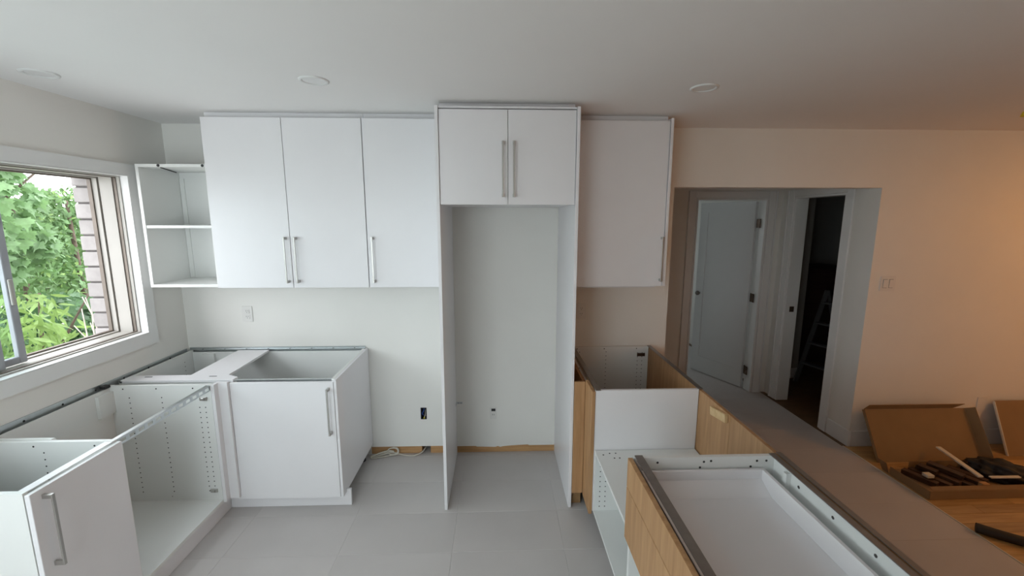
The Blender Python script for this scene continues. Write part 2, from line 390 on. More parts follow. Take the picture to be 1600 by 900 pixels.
sash('fixed_sash', XL-.092, XL-.076, WY0+.03, -1.105, .03)
# window behind the camera
rw = struct(slab('y', YR-.09, YR-.04, -2.15, -.65, .1, 2.3, [(-2.09, -1.43, .16, 2.24), (-1.37, -.71, .16, 2.24)]).build('window_2', 'vinyl'), 'tall sliding patio window in the wall behind the camera', 'window')
B().box(-2.1, -.7, YR-.068, YR-.062, .15, 2.25).build('pane', 'glass', rw)
bw = struct(slab('y', 4.13, 4.17, .9, 1.7, 1.1, 2.0, [(.95, 1.28, 1.15, 1.95), (1.32, 1.65, 1.15, 1.95)]).build('window_3', 'vinyl'), 'bedroom window beyond the open door', 'window')
B().box(.94, 1.66, 4.147, 4.153, 1.14, 1.96).build('pane', 'glass', bw)

# ------------------------------------------------------------------ cabinet pieces
def handle(door, p, q, out, so=.034):
    """bar pull from p to q (points on the door face), standing off along out"""
    p, q, out = Vector(p), Vector(q), Vector(out); d = (q-p).normalized(); b = B()
    for e in (p, q):
        s = 1 if e is p else -1
        c = e + d*s*.009
        b.bar(c - out*0, c + out*so, .013, .017, d, bev=.001)
    b.bar(p+out*so, q+out*so, .011, .007, out, bev=.001)
    return b.build('handle', 'nickel', door)
def holes(parent, name, pts, axis, r=.0032, m='hole'):
    """row of shelf-pin holes on a panel face: short dark plugs just proud of the face"""
    b = B()
    for p in pts:
        p = Vector(p); v = Vector(axis)*.0006
        b.cyl(p-v, p+v, r, 6)
    o = b.build(name, m, parent); o['kind'] = 'stuff'; return o
def rail(name, parent, p, q, w, t, slots=0, upv=(0, 0, 1), m='galv'):
    """punched steel rail: a strip with real slots"""
    p, q = Vector(p), Vector(q)
    if not slots: return B().bar(p, q, w, t, upv).build(name, m, parent)
    d = (q-p); L = d.length; d.normalize(); u = Vector(upv); sd = d.cross(u).normalized(); b = B()
    b.bar(p+sd*(w*.375), q+sd*(w*.375), w*.25, t, upv); b.bar(p-sd*(w*.375), q-sd*(w*.375), w*.25, t, upv)
    n = slots; step = L/n
    for k in range(n+1):
        a = max(0, k*step-step*.18); e = min(L, k*step+step*.18)
        b.bar(p+d*a, p+d*e, w*.52, t, upv)
    return b.build(name, m, parent)

# ---- wall cabinets
def wall_cabinet(label, x0, x1, z0, z1, depth, doors, filler_top, group):
    t = thing('wall_cabinet', label, 'cabinet', ((x0+x1)/2, 0, z0), group)
    y1 = -depth
    b = B(); th = .016
    b.box(x0, x0+th, y1, -.003, z0, z1).box(x1-th, x1, y1, -.003, z0, z1).box(x0+th, x1-th, y1, -.003, z0, z0+th).box(x0+th, x1-th, y1, -.003, z1-th, z1).box(x0+th, x1-th, -.012, -.003, z0+th, z1-th)
    b.build('carcass', 'white', t)
    for (a, c, h) in doors:
        d = B().box(a+.0015, c-.0015, y1-.0205, y1-.0015, z0-.002, z1-.002, bev=.0015).build('door', 'white', t)
        if h: handle(d, (h, y1-.0205, z0+.032), (h, y1-.0205, z0+.326), (0, -1, 0))
    if filler_top: part('top_filler', 'white', t, x0, x1, y1+.026, y1+.044, z1+.001, ZC-.0015)
    return t
WCG = 'white wall cabinets'
wall_cabinet('white two-door wall cabinet left of the tall fridge surround', -1.798, -.832, 1.405, 2.457, .375, [(-1.798, -1.316, -1.342), (-1.316, -.832, -1.277)], True, WCG)
wall_cabinet('white single-door wall cabinet touching the left fridge panel', -.830, -.345, 1.405, 2.457, .375, [(-.830, -.345, -.793)], True, WCG)
rc = wall_cabinet('white single-door wall cabinet right of the fridge surround, beside the hall opening', .474, 1.097, 1.405, 2.457, .375, [(.474, 1.097, 1.079)], True, WCG)
part('side_panel', 'white', rc, 1.0985, 1.117, -.401, -.003, 1.405, 2.470, bev=.001)
part('light_rail', 'white', rc, .475, 1.06, -.372, -.352, 1.392, 1.404)

# ---- open corner wall cabinet
oc = thing('open_wall_cabinet', 'open white wall cabinet without doors and one shelf, beside the window', 'cabinet', (-2.02, 0, 1.405))
ox0, ox1, oz0, oz1, oy = -2.242, -1.801, 1.405, 2.180, -.362
part('side_panel', 'white_in', oc, ox0, ox0+.018, oy, -.003, oz0, oz1); part('side_panel', 'white_in', oc, ox1-.018, ox1, oy, -.003, oz0, oz1)
part('bottom_panel', 'white_in', oc, ox0+.0185, ox1-.0185, oy, -.003, oz0, oz0+.018); part('top_panel', 'white_in', oc, ox0+.0185, ox1-.0185, oy, -.003, oz1-.018, oz1)
part('shelf', 'white_in', oc, ox0+.0185, ox1-.0185, oy+.004, -.014, 1.785, 1.802); part('back_panel', 'white_in', oc, ox0+.0185, ox1-.0185, -.013, -.004, oz0+.0185, oz1-.0185)
for hx in (-2.10, -1.832):
    B().cyl((hx, oy+.002, oz1-.009), (hx, oy-.003, oz1-.009), .0085, 12).build('cam_cap', 'black', oc)
B().bar((-2.095, oy+.012, oz1-.021), (-2.215, -.05, oz1-.021), .006, .004).build('edge_gap', 'hole', oc)
B().box(ox0+.02, ox0+.05, -.0215, -.0135, oz0+.0195, oz1-.06).build('back_rail', 'white_in', oc)

# ---- fridge surround
fc = thing('fridge_surround', 'tall white fridge surround with two-door top cabinet over an empty bay', 'cabinet', (.065, -.33, 0))
part('side_panel', 'white', fc, -.3426, -.3236, -.685, -.002, .0005, 2.464, bev=.001)
part('side_panel', 'white', fc, .4526, .4716, -.685, -.002, .0005, 2.464, bev=.001)
B().box(-.3225, .4515, -.655, -.003, 1.928, 2.452).build('carcass', 'white', fc)
for (a, c, h) in ((-.3225, .065, .036), (.065, .4515, .098)):
    d = B().box(a+.0015, c-.0015, -.678, -.658, 1.926, 2.446, bev=.0015).build('door', 'white', fc)
    handle(d, (h, -.678, 1.968), (h, -.678, 2.274), (0, -1, 0))
part('top_strip', 'white', fc, -.3225, .4515, -.674, -.656, 2.453, 2.463)
part('top_filler', 'white', fc, -.3225, .4515, -.62, -.60, 2.464, 2.491)

# ---- blind corner base cabinet
ZT, ZB = .876, .114
bc = thing('corner_base_cabinet', 'white corner base cabinet without worktop, one closed door, left of the bare wall', 'cabinet', (-1.64, -.32, 0), 'base cabinets')
cx0, cx1, cyf, cyb = -2.285, -1.001, -.641, -.024
part('bottom_panel', 'white_in', bc, cx0, cx1, cyf, cyb, ZB, ZB+.018)
ls = part('side_panel', 'white_in', bc, cx0, cx0+.018, cyf, cyb, ZB+.0185, ZT)
part('side_panel', 'white_in', bc, cx1-.018, cx1, cyf, cyb, ZB+.0185, ZT)
part('back_panel', 'white_in', bc, cx0+.0185, cx1-.0185, cyb-.010, cyb, ZB+.0185, ZT-.012)
part('front_panel', 'white_in', bc, cx0+.0185, -1.66, cyf+.002, cyf+.020, ZB+.0185, ZT-.016)
B().poly([(-2.283, cyf+.0, ZT-.013), (-1.612, cyf+.0, ZT-.013), (-1.612, cyf+.050, ZT-.013), (-1.690, cyf+.090, ZT-.013), (-1.705, cyb-.012, ZT-.013), (-1.930, cyb-.012, ZT-.013), (-1.922, cyf+.092, ZT-.013), (-2.283, cyf+.088, ZT-.013)], (0, 0, .014)).build('top_stretcher', 'white', bc)
for sx in (-1.79, -2.18):
    part('stretcher_slot', 'hole', bc, sx, sx+.045, cyf+.058, cyf+.066, ZT+.0012, ZT+.0022)
part('bracket', 'white_in', bc, -2.19, -2.10, cyb-.030, cyb-.0105, ZT-.13, ZT-.02)
rail('front_rail', bc, (-1.60, cyf+.009, ZT-.002), (-1.02, cyf+.009, ZT-.002), .018, .003)
part('rail_lip', 'galv', bc, -1.60, -1.02, cyf+.0185, cyf+.0205, ZT-.026, ZT-.0036)
dr = B().box(-1.622, -1.003, cyf-.0215, cyf-.0015, .092, ZT-.012, bev=.0015).build('door', 'white', bc)
handle(dr, (-1.032, cyf-.0215, .527), (-1.032, cyf-.0215, .829), (0, -1, 0))
part('end_panel', 'white', bc, -1.000, -.984, cyf-.0215, -.004, .092, ZT, bev=.001)
for lx, ly in ((-1.05, -.09), (-1.05, -.55), (-2.2, -.09)):
    B().cyl((lx, ly, .0005), (lx, ly, .012), .030, 16).cyl((lx, ly, .012), (lx, ly, .1135), .017, 12).build('leg', 'black', bc)
holes(ls, 'pin_holes', [(cx0+.0183, y, z) for y in (-.12, -.50) for z in [ZT-.06-.032*k for k in range(12)]], (1, 0, 0))
# steel support rails screwed to the walls
wr = rail('back_rail', None, (-2.300, -.0045, ZT-.004), (-1.002, -.0045, ZT-.004), .040, .006, upv=(0, 1, 0)); tag(wr, 'long steel mounting rail on back wall behind the corner base cabinet', 'rail')
part('rail_flange', 'galv', wr, -2.298, -1.002, -.0235, -.008, ZT+.0025, ZT+.0045)
holes(wr, 'rail_slots', [(-2.2+.16*k, -.016, ZT+.0047) for k in range(8)], (0, 0, 1), .006)
lr = rail('side_rail', None, (XL+.0045, -.03, ZT-.004), (XL+.0045, -1.745, ZT-.004), .040, .006, upv=(1, 0, 0)); tag(lr, 'long steel mounting rail on wall below the window', 'rail')
holes(lr, 'rail_slots', [(XL+.008, -.2-.19*k, ZT-.004) for k in range(8)], (1, 0, 0), .006)

# corner filler
cf = B().box(-1.695, -1.677, -.719, -.663, ZB, ZT-.001).box(-1.677, -1.623, -.681, -.663, ZB, ZT-.001).build('corner_filler', 'white', base=False)
tag(cf, 'narrow white L-shaped filler board in the inner corner of the base cabinets', 'filler')

# ---- open base cabinet under the window
ob = thing('open_base_cabinet', 'open white base cabinet without door or worktop, under the window', 'cabinet', (-1.99, -1.03, 0), 'base cabinets')
ax0, ax1, ay0, ay1 = -2.285, -1.697, -1.345, -.700
fs = part('side_panel', 'white_in', ob, ax0, ax1, ay1-.018, ay1, ZB, ZT)
ns = B().poly([(ax0, ay0, ZB), (ax1, ay0, ZB), (ax1, ay0, ZT-.035), (-1.965, ay0, ZT-.035), (-1.985, ay0, ZT), (ax0, ay0, ZT)], (0, .018, 0)).build('side_panel', 'white_in', ob)
part('bottom_panel', 'white_in', ob, ax0, ax1, ay0+.0185, ay1-.0185, ZB, ZB+.018)
bp_ = part('back_panel', 'white_in', ob, ax0, ax0+.009, ay0+.0185, ay1-.0185, ZB+.0185, ZT-.012)
part('bracket', 'white_in', ob, ax0+.0095, ax0+.030, ay1-.115, ay1-.0185, ZT-.16, ZT-.03)
fr_ = rail('front_rail', ob, (ax1-.003, ay1-.02, ZT-.020), (ax1-.003, ay0+.0, ZT-.020), .034, .0022, slots=12, upv=(1, 0, 0))
part('rail_lip', 'galv', ob, ax1-.024, ax1-.0042, ay0, ay1-.02, ZT-.0045, ZT-.002)
part('bracket', 'black', ob, ax0-.012, ax0+.018, ay1-.055, ay1-.019, ZT-.006, ZT+.010)
holes(fs, 'pin_holes', [(x, ay1-.0182, z) for x in (-2.17, -1.985) for z in [ZT-.075-.032*k for k in range(20)]], (0, 1, 0), .0036)
holes(fs, 'hinge_holes', [(x, ay1-.0182, z) for x in (-1.772, -1.738) for z in [ZT-.14-.032*k for k in range(18)]], (0, 1, 0), .0036)
holes(fs, 'screw_caps', [(x, ay1-.0182, ZT-.02) for x in (-2.20, -2.01, -1.80)], (0, 1, 0), .0045)
for hz in (ZT-.085, .195):
    h = B().box(-1.765, -1.722, ay1-.026, ay1-.0183, hz-.012, hz+.012, bev=.002).box(-1.755, -1.735, ay1-.033, ay1-.026, hz-.007, hz+.007, bev=.002).build('hinge_plate', 'nickel', fs)
B().cyl((-2.0, ay1-.0183, .16), (-2.0, ay1-.0186, .16), .003, 6).build('screw', 'screw', fs)

# ---- near left base cabinet with door
nb = thing('door_base_cabinet', 'white base cabinet with closed door and bar handle, nearest under the window', 'cabinet', (-1.99, -1.55, 0), 'base cabinets')
nx0, nx1, ny0, ny1 = -2.285, -1.697, -1.738, -1.350
nfs = part('side_panel', 'white_in', nb, nx0, nx1, ny1-.018, ny1, ZB, ZT-.0); part('side_panel', 'white_in', nb, nx0, nx1, ny0, ny0+.018, ZB, ZT)
part('bottom_panel', 'white_in', nb, nx0, nx1, ny0+.0185, ny1-.0185, ZB, ZB+.018)
part('back_panel', 'white_in', nb, nx0, nx0+.009, ny0+.0185, ny1-.0185, ZB+.0185, ZT-.012)
rail('front_rail', nb, (nx1-.018, ny0+.019, ZT-.0025), (nx1-.018, ny1-.019, ZT-.0025), .034, .003, m='white')
d = B().box(nx1+.0025, nx1+.0215, ny0+.0015, ny1-.0015, .092, ZT-.008, bev=.0015).build('door', 'white', nb)
handle(d, (nx1+.0215, -1.693, .552), (nx1+.0215, -1.693, .846), (1, 0, 0))
holes(nfs, 'pin_holes', [(-2.0, ny1-.0182, z) for z in [ZT-.05-.032*k for k in range(12)]], (0, 1, 0), .0036)
holes(nfs, 'screw_caps', [(x, ny1-.0182, ZT-.02) for x in (-2.04, -1.78)], (0, 1, 0), .0045)
for lx, ly in ((-2.2, -1.68), (-1.85, -1.68), (-2.2, -.8), (-1.85, -.8)):
    own = nb if ly < -1.2 else ob
    B().cyl((lx, ly, .0005), (lx, ly, .012), .030, 16).cyl((lx, ly, .012), (lx, ly, .1135), .017, 12).build('leg', 'black', own)
# toe kicks
part('toe_kick', 'white', bc, -1.722, -.955, -.612, -.594, .0005, .1125, bev=.001)
part('toe_kick', 'white', ob, -1.741, -1.723, -1.3472, -.594, .0005, .1125, bev=.001)
part('toe_kick', 'white', nb, -1.741, -1.723, -1.738, -1.3478, .0005, .1125, bev=.001)

# ---- peninsula: far cabinet
pc = thing('peninsula_cabinet', 'white peninsula base cabinet with oak front, open top, against the back wall', 'cabinet', (.86, -.45, 0), 'base cabinets')
px0, px1, py0, py1 = .562, 1.163, -.876, -.018
pf = part('side_panel', 'white_in', pc, px0, px1, py1-.018, py1, ZB, ZT); part('side_panel', 'white', pc, px0, px1, py0, py0+.018, ZB, ZT, bev=.001)
part('bottom_panel', 'white_in', pc, px0, px1, py0+.0185, py1-.0185, .40, .418)
rail('front_rail', pc, (px0+.016, py1-.02, ZT-.001), (px0+.016, py0+.0, ZT-.001), .030, .003, m='rail')
part('rail_lip', 'galv', pc, px0+.0005, px0+.0025, py0+.02, py1-.02, ZT-.028, ZT-.0035)
holes(pc, 'rail_slots', [(px0+.0002, py1-.12-.17*k, ZT-.014) for k in range(5)], (1, 0, 0), .005, 'pine')
dfr = B().box(.541, .5605, -.672, -.05, .118, ZT-.05, bev=.001).build('door', 'oak', pc)
part('oak_front', 'oak', pc, .541, .5605, -.880, -.695, .098, ZT-.006, bev=.001)
holes(pf, 'pin_holes', [(x, py1-.0182, z) for x in (.63, .835) for z in [ZT-.04-.032*k for k in range(14)]] + [(x, py1-.0182, z) for x in (1.08, 1.115) for z in [ZT-.05-.032*k for k in range(14)]], (0, 1, 0), .0034)
holes(pf, 'screw_caps', [(x, py1-.0182, ZT-.015) for x in (.61, .82, 1.07)], (0, 1, 0), .0045)
B().box(1.075, 1.135, py1-.030, py1-.0183, ZT-.075, ZT-.05, bev=.002).build('hinge_plate', 'hinge', pf)
ft = thing('oak_filler', 'narrow oak filler board between right fridge panel and peninsula cabinet', 'filler', (.507, -.685, 0))
part('board', 'oak', ft, .4735, .540, -.694, -.676, .108, ZT-.02, bev=.001)
part('toe_board', 'oak_h', ft, .4735, .540, -.640, -.622, .0005, .107)

# ---- oak back boards of the peninsula
BXA, BXB, dy1_ = 1.1665, 1.1845, -1.56
for k, (a, c, lab) in enumerate(((-1.208, -.012, 'oak back board of the peninsula, far length by the back wall'), (-2.62, -1.210, 'oak back board of the peninsula, near length'))):
    o = B().box(BXA, BXB, a, c, .0005, ZT-.004, bev=.001).build('oak_back_board', 'oak', base=True); tag(o, lab, 'panel', 'oak peninsula back boards')
    rail('top_rail', o, (BXA+.004, c-.006, ZT+.0025), (BXA+.004, (py0 if k == 0 else a), ZT+.0025), .028, .003, m='rail') if k == 0 else rail('top_rail', o, (BXA+.0105, dy1_, ZT+.0025), (BXA+.0105, a, ZT+.0025), .020, .003, m='rail')
wbk = B().bar((BXA-.010, -1.04, ZT-.052), (BXA-.010, -1.19, ZT-.028), .018, .045, bev=.002).build('wood_block', 'pine'); tag(wbk, 'small pale pine block fixed to the oak back board', 'wood block')

# ---- low open cabinet in the appliance gap
lc = thing('low_cabinet', 'low open white cabinet in the gap between the two peninsula cabinets', 'cabinet', (.86, -1.21, 0), 'base cabinets')
lx0, lx1, ly0, ly1, lzt = .568, 1.160, -1.548, -.880, .508
part('top_panel', 'white_in', lc, lx0, lx1, ly0, ly1, lzt-.018, lzt); lfs = part('side_panel', 'white_in', lc, lx0, lx1, ly1-.018, ly1, ZB, lzt-.0185)
part('side_panel', 'white_in', lc, lx0, lx1, ly0, ly0+.018, ZB, lzt-.0185); part('bottom_panel', 'white_in', lc, lx0, lx1, ly0+.0185, ly1-.0185, ZB, ZB+.018)
part('back_panel', 'white_in', lc, lx1-.009, lx1, ly0+.0185, ly1-.0185, ZB+.0185, lzt-.0185)
holes(lfs, 'pin_holes', [(x, ly1-.0182, z) for x in (.600, .632) for z in [lzt-.06-.032*k for k in range(10)]], (0, 1, 0), .0036)
holes(lc, 'screw_holes', [(.605, -.93, lzt+.0003), (.645, -.915, lzt+.0003), (.68, -.915, lzt+.0003), (.66, -.965, lzt+.0003), (.69, -.965, lzt+.0003)], (0, 0, 1), .005)
for lx, ly in ((.66, -.95), (.66, -1.48), (1.08, -.95), (1.08, -1.48)):
    B().cyl((lx, ly, .0005), (lx, ly, .012), .030, 12).cyl((lx, ly, .012), (lx, ly, .1135), .017, 10).build('leg', 'black', lc)
# ---- near peninsula cabinet with oak drawers
dc = thing('drawer_cabinet', 'white peninsula cabinet with oak drawer fronts and open top, nearest the camera', 'cabinet', (.86, -2.02, 0), 'base cabinets')
dx0, dx1, dy0, dy1 = .560, 1.163, -2.475, -1.557
dfs = part('side_panel', 'white_in', dc, dx0, dx1, dy1-.018, dy1, ZB, ZT-.004); part('side_panel', 'white_in', dc, dx0, dx1, dy0, dy0+.018, ZB, ZT-.004)
part('bottom_panel', 'white_in', dc, dx0, dx1, dy0+.0185, dy1-.0185, ZB, ZB+.018)
dbp = part('back_panel', 'white_in', dc, dx1-.010, dx1, dy0+.0185, dy1-.0185, ZB+.0185, ZT-.008)
for z0, z1, nm in ((.745, ZT-.004, 0), (.510, .7418, 1)):
    part('drawer_front', 'oak', dc, .537, .556, dy0, dy1-.012, z0, z1, bev=.001)
rail('front_rail', dc, (dx0+.024, dy1-.003, ZT-.001), (dx0+.024, dy0+.01, ZT-.001), .032, .004, m='rail')
part('rail_lip', 'galv', dc, dx0+.001, dx0+.003, dy0+.02, dy1-.02, ZT-.030, ZT-.006)
rail('rear_rail', dc, (dx1-.014, dy1-.004, ZT-.001), (dx1-.014, dy0+.01, ZT-.001), .024, .004, m='rail')
holes(dfs, 'screw_caps', [(x, dy1-.0182, ZT-.025) for x in (.66, .855, 1.08)] + [(x, dy1-.0182, ZT-.05) for x in (.84, 1.055)] + [(.885, dy1-.0182, ZT-.022), (1.12, dy1-.0182, ZT-.025)], (0, 1, 0), .0052)
B().box(dx1-.030, dx1-.0105, dy1-.125, dy1-.105, .60, ZT-.02).build('back_joint', 'white_in', dbp)
holes(dbp, 'back_screws', [(dx1-.0102, dy1-.17-.17*k, ZT-.045) for k in range(5)], (1, 0, 0), .0065, 'screw')
tr = thing('inner_drawer', 'white inner drawer tray inside the near peninsula cabinet', 'drawer', (.84, -2.0, .69))
part('tray_floor', 'white', tr, .585, 1.090, -2.44, -1.600, .736, .750)
for nm, q in (('tray_back', (.585, 1.090, -1.600, -1.588, .736, .826)), ('tray_side', (1.090, 1.104, -2.44, -1.588, .736, .826)), ('tray_side', (.571, .585, -2.44, -1.588, .736, .826)), ('tray_end', (.585, 1.090, -2.452, -2.44, .736, .826))):
    part(nm, 'white', tr, *q, bev=.001)
B().poly([(.5855, -1.6005, .7505), (.5855, -1.6005, .785), (.5855, -1.672, .7505)], (.504, 0, 0)).build('back_ramp', 'white', tr)

# ------------------------------------------------------------------ wall plates, wiring
def plate(name, label, cat, x, z, w, h, kind, y=0):
    t = thing(name, label, cat, (x, y, z-h/2))
    part('cover_plate', 'plate', t, x-w/2, x+w/2, y-.006, y-.0008, z-h/2, z+h/2, bev=.0018)
    if kind == 'duplex':
        for s in (-1, 1):
            r = B().box(x-.017, x+.017, y-.0085, y-.0062, z+s*.021-.015, z+s*.021+.015, bev=.001).build('receptacle', 'plate', t)
            for sx in (-.0065, .0065): B().box(x+sx-.0012, x+sx+.0012, y-.0092, y-.0086, z+s*.021-.001, z+s*.021+.008).build('slot', 'slot', r)
            B().cyl((x, y-.0092, z+s*.021-.008), (x, y-.0086, z+s*.021-.008), .0024, 8).build('ground_hole', 'slot', r)
    if kind == 'switch':
        for s in (-1, 1):
            B().box(x+s*.024-.0165, x+s*.024+.0165, y-.0068, y-.0062, z-.034, z+.034).build('switch_gap', 'slot', t)
            B().poly([(x+s*.024-.015, y-.007, z-.032), (x+s*.024-.015, y-.0078, z-.032), (x+s*.024-.015, y-.0125, z+.032), (x+s*.024-.015, y-.007, z+.032)], (.030, 0, 0)).build('rocker', 'plate', t)
    return t
OG = 'wall outlets'
plate('wall_outlet', 'white duplex outlet on the back wall above the corner base cabinet', 'outlet', -1.855, 1.145, .074, .118, 'duplex')
plate('wall_outlet', 'white duplex outlet partly hidden by the right fridge panel', 'outlet', .640, 1.15, .074, .118, 'duplex')
plate('wall_outlet', 'white outlet near the floor on the dining wall between the cardboard pieces', 'outlet', 3.965, .35, .084, .122, 'blank')
t = plate('wall_outlet', 'white outlet with black upper insert low in the empty fridge bay', 'outlet', -.034, .334, .052, .098, 'blank')
part('upper_insert', 'black', t, -.050, -.018, -.0095, -.0062, .352, .372); r = part('receptacle', 'plate', t, -.050, -.018, -.0085, -.0062, .295, .345)
for sx in (-.040, -.028): B().box(sx-.0015, sx+.0015, -.0092, -.0086, .318, .330).build('slot', 'slot', r)
plate('light_switch', 'double rocker light switch on the dining wall beside the hall opening', 'switch', 3.024, 1.352, .122, .118, 'switch')
eb = thing('electrical_box', 'open black electrical box with wires in the bare wall', 'electrical box', (-.5805, 0, .29))
x0, x1, z0, z1 = EB; e = .0008
b = B().box(x0+e, x1-e, .056, .060, z0+e, z1-e); b.box(x0+e, x0+.004, -.001, .056, z0+e, z1-e).box(x1-.004, x1-e, -.001, .056, z0+e, z1-e).box(x0+.004, x1-.004, -.001, .056, z0+e, z0+.004).box(x0+.004, x1-.004, -.001, .056, z1-.004, z1-e)
b.build('box_shell', 'box_in', eb)
B().tube([(-.592, .05, .30), (-.588, .02, .315), (-.593, .008, .335), (-.585, .004, .35), (-.580, .02, .36), (-.582, .05, .37)], .0035, 6).build('wire', 'blue', eb)
B().tube([(-.570, .05, .30), (-.572, .015, .31), (-.578, .006, .302), (-.568, .004, .33), (-.572, .03, .355)], .003, 6).build('wire', 'cable', eb)
B().cyl((-.578, .002, .297), (-.576, .018, .305), .007, 10, .004).build('wire_nut', 'yellow', eb)
br = thing('wall_bracket', 'small steel angle bracket joining the left fridge panel to the wall', 'bracket', (-.30, -.01, .42))
B().box(-.3232, -.275, -.004, -.0008, .414, .430).box(-.3232, -.320, -.045, -.004, .414, .430).build('angle', 'galv', br)
for sx in (-.307, -.287): B().cyl((sx, -.0045, .422), (sx, -.0065, .422), .0035, 8).build('screw', 'screw', br)
# cable
pts = [(-.578, .06, .030), (-.60, -.012, .020), (-.66, -.045, .008), (-.72, -.040, .008), (-.78, -.020, .010), (-.84, -.018, .022), (-.93, -.045, .014), (-.985, -.062, .010), (-.99, -.050, .012), (-.93, -.028, .022), (-.85, -.022, .030), (-.82, -.022, .034), (-.87, -.020, .038), (-.95, -.040, .022), (-.99, -.072, .010), (-.95, -.070, .008), (-.87, -.048, .010), (-.80, -.030, .020), (-.79, -.020, .045), (-.82, -.016, .060), (-.86, -.018, .050), (-.86, -.030, .025), (-.82, -.038, .012), (-.785, -.030, .025), (-.79, -.018, .055), (-.83, -.014, .062)]
def smooth(pts, n=5):
    P = [Vector(p) for p in pts]; out = []
    for i in range(len(P)-1):
        a, b_, c, d_ = P[max(i-1, 0)], P[i], P[i+1], P[min(i+2, len(P)-1)]
        for k in range(n):
            t = k/n; out.append(.5*((2*b_)+(c-a)*t+(2*a-5*b_+4*c-d_)*t*t+(3*b_-a-3*c+d_)*t*t*t))
    return out+[P[-1]]
cb = B().tube(smooth(pts), .0048, 7).build('power_cable', 'cable'); tag(cb, 'coiled off-white cable on the floor beside the corner base cabinet', 'cable')

# ------------------------------------------------------------------ ceiling lights
for x, y, lab in ((-2.055, -1.055, 'round recessed ceiling light nearest the window'), (-.862, -1.0, 'round recessed ceiling light in front of the two-door wall cabinet'), (1.037, -.955, 'round recessed ceiling light in front of the right wall cabinet')):
    t = thing('ceiling_light', lab, 'ceiling light', (x, y, ZC), 'recessed ceiling lights')
    r = B(); n = 40
    prof = [(.068, ZC-.0005), (.067, ZC-.006), (.058, ZC-.008), (.050, ZC-.005), (.050, ZC-.0015)]
    ringv = [[r.bm.verts.new((x+a*math.cos(k*2*math.pi/n), y+a*math.sin(k*2*math.pi/n), z)) for k in range(n)] for a, z in prof]
    for i in range(len(prof)-1):
        for k in range(n): f = r.bm.faces.new((ringv[i][k], ringv[i+1][k], ringv[i+1][(k+1) % n], ringv[i][(k+1) % n])); f.smooth = True
    r.build('trim_ring', 'trim', t)
    B().cyl((x, y, ZC-.0012), (x, y, ZC-.0035), .0495, 40).build('lens', 'lens', t)

# dangling wire with yellow nut, and the dining lamp just beyond the frame
wn = thing('ceiling_wire', 'yellow wire nut on a short ceiling wire at the right edge', 'wire', (3.15, -.6, 2.455))
B().tube([(3.160, -.6, ZC-.0005), (3.158, -.6, 2.485), (3.153, -.6, 2.478)], .0025, 6).build('wire', 'cable', wn)
B().cyl((3.153, -.6, 2.480), (3.147, -.6, 2.452), .008, 12, .013).build('nut', 'yellow', wn)
LX, LY, LZ = 4.9, -1.55, 2.16
pl = thing('pendant_lamp', 'warm pendant lamp over the dining area, outside the frame', 'lamp', (LX, LY, LZ))
B().cyl((LX, LY, LZ+.16), (LX, LY, ZC-.001), .004, 8).build('cord', 'black', pl)
r = B(); n = 32
prof = [(.03, LZ+.16), (.05, LZ+.13), (.17, LZ+.0), (.172, LZ+.0), (.052, LZ+.134), (.032, LZ+.164)]
rv = [[r.bm.verts.new((LX+a*math.cos(k*2*math.pi/n), LY+a*math.sin(k*2*math.pi/n), z)) for k in range(n)] for a, z in prof]
for i in range(len(prof)-1):
    for k in range(n): r.bm.faces.new((rv[i][k], rv[i+1][k], rv[i+1][(k+1) % n], rv[i][(k+1) % n]))
r.build('shade', 'black', pl)
ll = bpy.data.lights.new('dining_bulb', 'POINT'); ll.energy = LAMP_W; ll.color = WARM; ll.shadow_soft_size = .05
lo = bpy.data.objects.new('dining_bulb', ll); COL.objects.link(lo); lo.parent = pl; lo.location = (0, 0, -.02)

# ------------------------------------------------------------------ hall door, store room
hd = Vector((2.722, 1.225)); hv = Vector((-.305, .700)).normalized(); hn = Vector((hv.y, -hv.x))   # leaf direction / its thickness side
dl = thing('open_door', 'white one-panel interior door standing open into the bright bedroom', 'door', (hd.x, hd.y, 0))
def leafbox(b, a0, a1, t0, t1, z0, z1):
    q = [hd+hv*a0+hn*t0, hd+hv*a1+hn*t0, hd+hv*a1+hn*t1, hd+hv*a0+hn*t1]
    lo_ = [b.bm.verts.new((p.x, p.y, z0)) for p in q]; hi_ = [b.bm.verts.new((p.x, p.y, z1)) for p in q]
    b.bm.faces.new(lo_[::-1]); b.bm.faces.new(hi_)
    for k in range(4): b.bm.faces.new((lo_[k], lo_[(k+1) % 4], hi_[(k+1) % 4], hi_[k]))
    return b
b = B(); W, H = .715, 2.025
for q in ((0.028, .105, -.035, 0, .008, H), (W-.105, W, -.035, 0, .008, H), (.105, W-.105, -.035, 0, H-.11, H), (.105, W-.105, -.035, 0, .008, .20)): leafbox(b, *q)
bmesh.ops.recalc_face_normals(b.bm, faces=b.bm.faces[:]); b.build('stiles_and_rails', 'door', dl)
b = leafbox(B(), .105, W-.105, -.027, -.008, .20, H-.11); bmesh.ops.recalc_face_normals(b.bm, faces=b.bm.faces[:]); b.build('panel', 'door', dl)
k = hd+hv*(W-.06)
kv = -hn
kk = B().cyl((k.x-kv.x*-.0, k.y, .97), (k.x+kv.x*.05, k.y+kv.y*.05, .97), .012, 12); kk.build('knob_stem', 'nickel', dl)
b = B(); bmesh.ops.create_uvsphere(b.bm, u_segments=16, v_segments=10, radius=.027); bmesh.ops.translate(b.bm, verts=b.bm.verts[:], vec=(k.x+kv.x*.07, k.y+kv.y*.07, .97)); b.build('knob', 'screw', dl)
b = B().cyl((k.x+hn.x*.0, k.y+hn.y*.0, .97), (k.x+hn.x*.05, k.y+hn.y*.05, .97), .012, 12); b.build('knob_stem', 'nickel', dl)
